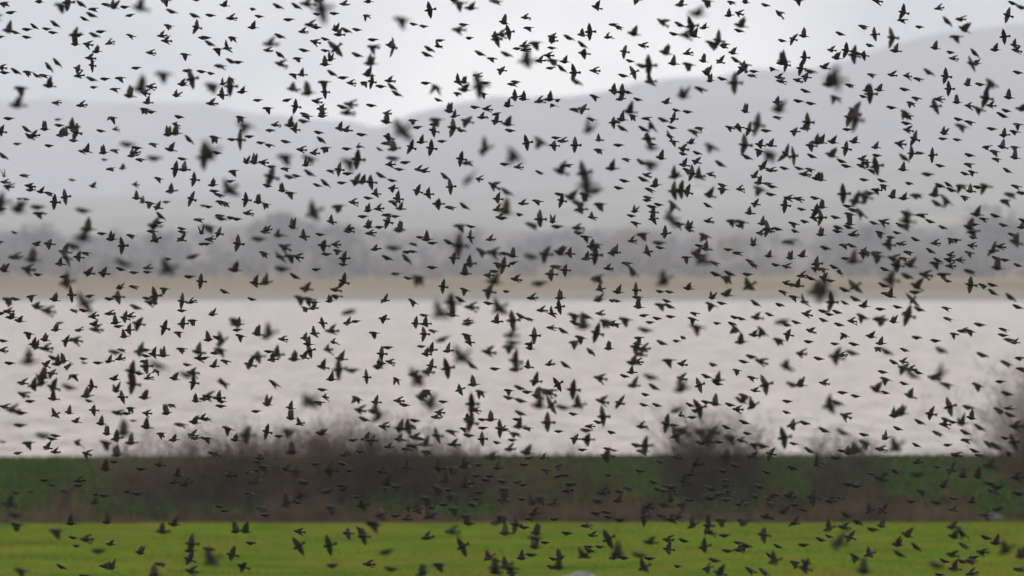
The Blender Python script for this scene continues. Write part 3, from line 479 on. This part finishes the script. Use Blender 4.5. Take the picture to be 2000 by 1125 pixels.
28,7w24 44,8d26 53,6u24 68,4g 86,7w 112,4g 133,9w 146,5w/-20 145,15g 152,14g 194,14g 65,14g 79,15g 75,19g 91,20g24 106,21g 111,23g 59,22g 35,20w28 28,27d28/20 38,29g 54,25u24 42,34d28 17,37d28 8,48w24/-20 21,46g 34,43g 43,47d26 19,54w26/-20 62,42k26 66,37g 69,31g 93,28d26 92,39w24 92,32g 110,37g 128,36d24 120,41u28 140,42f26 121,51w26 91,55d28 56,54d26 58,61g26 85,60w28/-10 104,62x24 112,65g 142,57g 117,57g 154,29f24 158,23g26 189,31f24 184,39g30 183,51k24 192,50g 195,55g 17,75f24 41,69f32 52,84x26/-25 29,101d28 78,94w24/-30 84,97g24/20 84,105w32 84,109f28 94,102w28/-20 99,105k30 100,109d24 94,71u26 124,71u24 123,75g32 123,84u26 132,80g 119,92g24 110,95u24 141,96g 148,95u24/-20 146,104u30 139,104g24 170,92w28/-25 176,88g24 175,84g 186,84g 194,76x26/-25 154,71g24 178,73f 172,63f24 199,95w 13,110u30/-15
T 1200 900
45,1g 25,10g 80,3w26 118,5g 107,10g 149,11g 174,7g24/20 199,3w24 75,13w24 68,20w24 38,21g 50,24g 43,28g 49,29f 5,30g 14,27k24 56,26g26 61,29d 110,20g 110,24f 94,27g24/20 113,30w24 103,32f24 94,36g30 142,25g24/15 4,39u24 55,38u24 49,43u28 66,42w24/-15 74,38g 110,38g24 124,42f24 138,35g 158,33g 171,34f26 194,36w28 153,38w 152,42w 165,50u28 176,43g 185,48g 32,45f24 29,54x26 6,57g26 47,54k24 56,57f26 64,54f24 77,63w26/-25 92,63x24 93,70f26 105,58d28 127,58d28 148,55f26/10 176,61w24 146,72w26 108,73g24 68,78g24 52,77f24 53,86w24 35,80f30 88,84w26/-15 121,80g 130,83g26/20 121,87f24 126,84k 111,88g24 160,84g/25 185,82g24 4,92u36 9,95g24 25,92s34/5 35,95g24 29,104w26/-25 62,103g24 98,97g24 91,105w24/-15 103,110w26 152,93g/35 157,98w28/-20 177,99d24 187,99g26 186,105w28 133,107k24/25 146,108k26/30
T 1600 900
2,4g 52,13g 60,17f30/20 76,10k26 96,13g36/-5 116,6g 129,9w24 166,5f30 141,15u24 155,16u24 193,16f24 29,23g26 37,25g 100,30k24/15 122,25u24 22,36f 10,39f24 90,40g 115,41g28 132,37g 149,40u 50,49w24/-25 62,48w24/25 27,53g28/30 131,48f 167,22g28/10 175,25g28/-5 170,30f26 195,32g24 175,47g28/-10 162,53f28 37,60g26/25 24,65f24 10,66w26/-20 30,75w24 52,67g26/10 61,64u 2,77g24 10,74g 19,81w40/5 86,73u26 77,82v26 79,91g28/30 95,84g26/40 36,94k26/25 49,91w24/-20 44,108u36 131,65f28 132,74u26 140,71k28/40 163,75g24/20 173,80u24 142,83k24/25 159,89f26 183,87w38/-30 130,92f26/15 123,98g24/20 140,98g24 151,94g24/-5 149,97k26 116,102g38/15 132,106w26 149,110f24/-10 196,106f26 198,93u30 96,2f 118,111g20
"""
# ------------------------------------------------------------------ the flock
def bird_mat(name, col, rough, transl=0.0, tcol=(0.1, 0.06, 0.045)):
    m = bpy.data.materials.new(name); m.use_nodes = True; t = m.node_tree; b = t.nodes['Principled BSDF']
    b.inputs['Base Color'].default_value = (*col, 1); b.inputs['Roughness'].default_value = rough; b.inputs['Specular IOR Level'].default_value = 0.12
    n = t.nodes.new('ShaderNodeTexNoise'); n.inputs['Scale'].default_value = 60; tc = t.nodes.new('ShaderNodeTexCoord')
    r = t.nodes.new('ShaderNodeValToRGB'); r.color_ramp.elements[0].color = (col[0] * .6, col[1] * .6, col[2] * .6, 1); r.color_ramp.elements[1].color = (col[0] * 1.6, col[1] * 1.6, col[2] * 1.6, 1)
    r.color_ramp.elements[0].position = .4; r.color_ramp.elements[1].position = .65
    t.links.new(tc.outputs['Object'], n.inputs['Vector']); t.links.new(n.outputs['Fac'], r.inputs['Fac']); t.links.new(r.outputs[0], b.inputs['Base Color'])
    if transl:
        tr = t.nodes.new('ShaderNodeBsdfTranslucent'); tr.inputs['Color'].default_value = (*tcol, 1)
        mxs = t.nodes.new('ShaderNodeMixShader'); mxs.inputs[0].default_value = transl
        t.links.new(b.outputs[0], mxs.inputs[1]); t.links.new(tr.outputs[0], mxs.inputs[2])
        t.links.new(mxs.outputs[0], t.nodes['Material Output'].inputs['Surface'])
    return m
MB = [bird_mat('plumage', (0.004, 0.0038, 0.0046), 0.6), bird_mat('wing_feathers', (0.008, 0.006, 0.0055), 0.6, 0.32, (0.19, 0.125, 0.098)),
      bird_mat('underwing', (0.05, 0.038, 0.033), 0.8, 0.26, (0.17, 0.11, 0.085)), bird_mat('bill', (0.06, 0.045, 0.02), 0.5)]

def bird(flap, sweep, folded=False, asym=0.0):
    """a starling 0.21 m long, facing -X; wings along Y.  Returns V, quads, material index."""
    V, F, M = [], [], []
    NS = 8
    prof = [(-.105, .0012, .0012, -.002, 3), (-.090, .0042, .0045, -.001, 3), (-.086, .0085, .0090, .001, 0), (-.074, .0130, .0135, .004, 0), (-.062, .0150, .0155, .004, 0),
            (-.048, .0175, .0180, .001, 0), (-.026, .0220, .0225, -.003, 0), (-.002, .0225, .0225, -.005, 0), (.022, .0180, .0180, -.003, 0), (.042, .0120, .0115, .000, 0),
            (.056, .0105, .0065, .002, 0), (.080, .0150, .0034, .002, 0), (.104, .0200, .0020, .001, 0), (.105, .0002, .0002, .001, 0)]
    for x, ry, rz, zc, mi in prof:
        for k in range(NS):
            a = 2 * math.pi * k / NS; V.append((x, 1.32 * ry * math.cos(a), zc + 1.32 * rz * math.sin(a)))
    for j in range(len(prof) - 1):
        for k in range(NS):
            F.append((j * NS + k, j * NS + (k + 1) % NS, (j + 1) * NS + (k + 1) % NS, (j + 1) * NS + k)); M.append(prof[j][4])
    F.append((0, 2, 4, 6)); M.append(3)
    for side in (-1, 1):
        st = []                      # stations: (leading xyz, trailing xyz)
        fl_ = math.radians(flap + side * asym); sw = sweep
        if folded:
            for tt, le, te, hgt in ((0, -.045, -.02, .006), (.25, -.040, .012, .012), (.55, -.012, .045, .011), (.8, .028, .062, .008), (1, .070, .076, .004)):
                yy = side * (.019 + .006 * math.sin(tt * 3.1))
                st.append(((le, yy * 1.25, hgt + .010), (te, yy * (1 - .35 * tt), -.010 + .010 * tt)))
        else:
            arm, hand = .053, .091
            aa = math.radians(-16 + 62 * sw)                  # arm: forward when open
            ha = math.radians(12 + 82 * sw)                   # hand: swept back
            sh = Vector((-.043, .012, .008))
            for tt, ch in ((0, .080), (.2, .083), (.4, .077), (.55, .064), (.7, .047), (.85, .027), (.95, .012), (1.0, .002)):
                if tt <= .4:
                    u = tt / .4; p = sh + Vector((math.sin(aa), math.cos(aa), 0)) * arm * u; hz = 0
                else:
                    u = (tt - .4) / .6; p = sh + Vector((math.sin(aa), math.cos(aa), 0)) * arm + Vector((math.sin(ha), math.cos(ha), 0)) * hand * u; hz = u
                td = math.radians(90 - (8 + 30 * sw) * (1 if tt > .4 else .3) - 18 * hz * (1 - sw))   # trailing direction, back and a bit outward
                q = p + Vector((math.sin(td), math.cos(td), 0)) * ch * (1 - .12 * sw)
                row = []
                for r_ in (p, q):
                    fa = fl_ + (0.25 * hz * (1 if fl_ > 0 else -.6))      # the hand bends
                    yy = r_.y - sh.y
                    row.append((r_.x, side * (sh.y + yy * math.cos(fl_) - hz * .0), sh.z + yy * math.sin(fl_) + (.010 * hz if fl_ > 0 else .006 * hz)))
                st.append(tuple(row))
        b0 = len(V); th = .0016
        for le, te in st:
            mid = tuple(le[i] * .62 + te[i] * .38 + (0.005 if i == 2 and not folded else 0) for i in range(3))
            # upper and lower skins
            n = Vector((0, -math.sin(fl_) * side, math.cos(fl_))) if not folded else Vector((0, side, 0))
            for p in (le, mid, te):
                V.append(tuple(Vector(p) + n * th)); V.append(tuple(Vector(p) - n * th))
        for j in range(len(st) - 1):
            a = b0 + j * 6; c = a + 6
            for k in (0, 2):
                F.append((a + k, a + k + 2, c + k + 2, c + k)); M.append(1)
                F.append((a + k + 1, c + k + 1, c + k + 3, a + k + 3)); M.append(1 if folded else 2)
            F.append((a, c, c + 1, a + 1)); M.append(1); F.append((a + 4, a + 5, c + 5, c + 4)); M.append(1)
        e = b0 + (len(st) - 1) * 6
        F.append((e, e + 2, e + 3, e + 1)); M.append(1); F.append((e + 2, e + 4, e + 5, e + 3)); M.append(1)
        F.append((b0, b0 + 1, b0 + 3, b0 + 2)); M.append(1); F.append((b0 + 2, b0 + 3, b0 + 5, b0 + 4)); M.append(1)
    return np.array(V, dtype=np.float32), np.array(F, dtype=np.int32), np.array(M, dtype=np.int32)
POSES = {
    'g': [(0, 1, True), (0, 1, True)],
    's': [(0, 1, True)],
    'u': [(68, .18), (55, .28), (76, .08), (60, .40)],
    'v': [(48, .50), (58, .42), (38, .58)],
    'd': [(-56, .22), (-44, .12), (-66, .32)],
    'k': [(-42, .50), (-32, .58), (-52, .42), (-36, .68)],
    'f': [(14, .86), (-10, .80), (22, .74), (4, .92)],
    'x': [(6, .05), (14, .16), (-8, .12), (10, .0)],
    'w': [(16, .22), (24, .32), (8, .36), (-10, .28)],
}
PM = {}
for p, vs in POSES.items():
    PM[p] = []
    for vv in vs:
        V, F, M = bird(*vv); me = fast_mesh('starling', V, F, MB, M)
        me.polygons.foreach_set('use_smooth', np.ones(len(me.polygons), dtype=bool))
        PM[p].append((V, F, M, me))
WORDS = {'g': 'with wings folded', 's': 'with wings shut', 'u': 'with wings raised', 'v': 'with wings swept up and back',
         'd': 'with wings lowered', 'k': 'with wings swept down', 'f': 'with wings drawn back', 'x': 'with outspread wings', 'w': 'with bent wings'}
AREA = {'g': .2, 's': .2, 'f': .5, 'k': .75, 'v': .75, 'u': .8, 'd': .8, 'w': 1.0, 'x': 1.0}
import re
flock = []; ox = oy = 0
for line in BIRDS.strip().splitlines():
    if line.startswith('T'):
        _, ox, oy = line.split(); ox, oy = int(ox), int(oy); continue
    for tok in line.split():
        mt = re.match(r'(-?\d+),(-?\d+)([a-z])(\d*)(?:/(-?\d+))?$', tok)
        X = ox + int(mt[1]) * 2 + rng.uniform(-.8, .8); Y = oy + int(mt[2]) * 2 + rng.uniform(-.8, .8); p = mt[3]
        L = float(mt[4]) if mt[4] else {'s': 23.5}.get(p, 20.0)
        if L <= 24 and p != 's': L = L * rng.uniform(.90, 1.06)
        if L > 24: L = 24 + (L - 24) * .80
        tilt = float(mt[5]) if mt[5] else None
        flock.append((X, Y, p, L, tilt))
HPOS = [(30, 'at the left edge'), (110, 'near the left edge'), (260, 'in the left eighth'), (430, 'a fifth across'), (600, 'a quarter across'), (740, 'a third across from left'),
        (880, 'left of centre'), (1010, 'just left of centre'), (1130, 'just right of centre'), (1260, 'right of centre'), (1400, 'two thirds across'), (1560, 'three quarters across'),
        (1740, 'in the right fifth'), (1890, 'in the right tenth'), (1965, 'near the right edge'), (9999, 'at the right edge')]
def place(X, Y):
    c = min(CREST_L(X), CREST_R(X)); h_ = next(w_ for lim, w_ in HPOS if X < lim)
    if Y < c:
        v_ = 'cut by the top edge' if Y < 9 else 'along the top edge' if Y < 30 else 'just above the ridge' if Y > c - 25 else 'high in the sky' if Y < c * .5 else 'in the lower sky'
    else:
        for lim, v_ in ((c + 30, 'just below the ridge'), (300, 'before upper hillside'), (370, 'before middle hillside'), (440, 'before lower hillside'), (500, 'before far woods'), (545, 'before woods\' foot'), (584, 'over far shore'),
                        (640, 'over far water'), (710, 'over middle water'), (780, 'over nearer water'), (835, 'over near water'), (890, 'at near water edge'), (955, 'before upper hedge'), (1020, 'before hedge foot'),
                        (1065, 'over field\'s far side'), (1105, 'low over green field'), (9999, 'at the bottom edge')):
            if Y < lim: break
    return v_ + ', ' + h_
inside = list(flock)
for k in range(900):                   # the flock goes on to both sides of the view
    X0, Y0, p, L, tilt = rng.choice(inside)
    side = rng.choice((-1, 1)); X = -12 - rng.random() * 950 if side < 0 else 2012 + rng.random() * 950
    flock.append((X, min(1110, max(5, Y0 + rng.gauss(0, 40))), p, min(L, 22.0), tilt))
recs = []
for X, Y, p, L, tilt in flock:
    vi = rng.randrange(len(PM[p]))
    if tilt is None:
        tilt = rng.gauss(25, 4) if p == 's' else rng.gauss(7 if X > 1300 else 3, 6 if p != 'x' else 9)
        if p == 'g' and X > 1100: tilt += 5
    yaw = rng.gauss(0, 20); 
    roll = {'g': 0, 's': 0, 'u': rng.gauss(0, 17), 'v': rng.gauss(0, 18), 'd': rng.gauss(0, 10), 'k': rng.gauss(0, 16),
            'f': rng.choice((-1, 1)) * rng.uniform(30, 65), 'x': rng.choice((-1, 1)) * rng.uniform(72, 98), 'w': rng.choice((-1, 1, 1)) * rng.uniform(34, 62)}[p]
    dist = 0.21 / (L * 1.19 * TH)
    E_ = Euler((R(roll), R(tilt), R(yaw)), 'XYZ')
    recs.append((AREA[p] * L * L * (1 if -8 < X < 2008 else .001), X, Y, p, L, vi, at(X, Y, dist), E_))
recs.sort(key=lambda r: -r[0])
sizew = lambda L: 'large blurred' if L > 31 else ('blurred' if L > 26.5 else ('larger' if L > 22.0 else 'small'))
labs = {}
for r in recs[:300]:
    _, X, Y, p, L, vi, loc, E_ = r
    o = bpy.data.objects.new('starling', PM[p][vi][3]); COL.objects.link(o)
    o.location = loc; o.rotation_euler = E_
    tag(o, None, 'bird', 'starlings in the flying flock')
    labs.setdefault('%s starling %s, %s' % (sizew(L), WORDS[p], place(X, Y)), []).append((X, Y, o))
for lab, L_ in labs.items():
    if len(L_) == 1: L_[0][2]['label'] = lab; continue
    xs_ = [q[0] for q in L_]; ys_ = [q[1] for q in L_]
    ax = 0 if max(xs_) - min(xs_) > max(ys_) - min(ys_) else 1
    L_.sort(key=lambda q: q[ax])
    names = {2: (('left one', 'right one'), ('higher one', 'lower one')), 3: (('left one', 'middle one', 'right one'), ('top one', 'middle one', 'lowest one'))}.get(len(L_))
    if not names: names = [[n + ' one' for n in ('first', 'second', 'third', 'fourth', 'fifth', 'sixth')]] * 2
    for q, nm in zip(L_, names[ax]): q[2]['label'] = lab + ', ' + nm
Vs, Fs, Ms, off = [], [], [], 0
for r in recs[300:]:
    _, X, Y, p, L, vi, loc, E_ = r
    V, F, M, _m = PM[p][vi]
    A = np.array(E_.to_matrix(), dtype=np.float32)
    Vs.append(V @ A.T + np.array(loc, dtype=np.float32)); Fs.append(F + off); Ms.append(M); off += len(V)
me = fast_mesh('starling_flock', np.concatenate(Vs), np.concatenate(Fs), MB, np.concatenate(Ms))
me.polygons.foreach_set('use_smooth', np.ones(len(me.polygons), dtype=bool))
tag(link('starling_flock', me), kind='stuff')
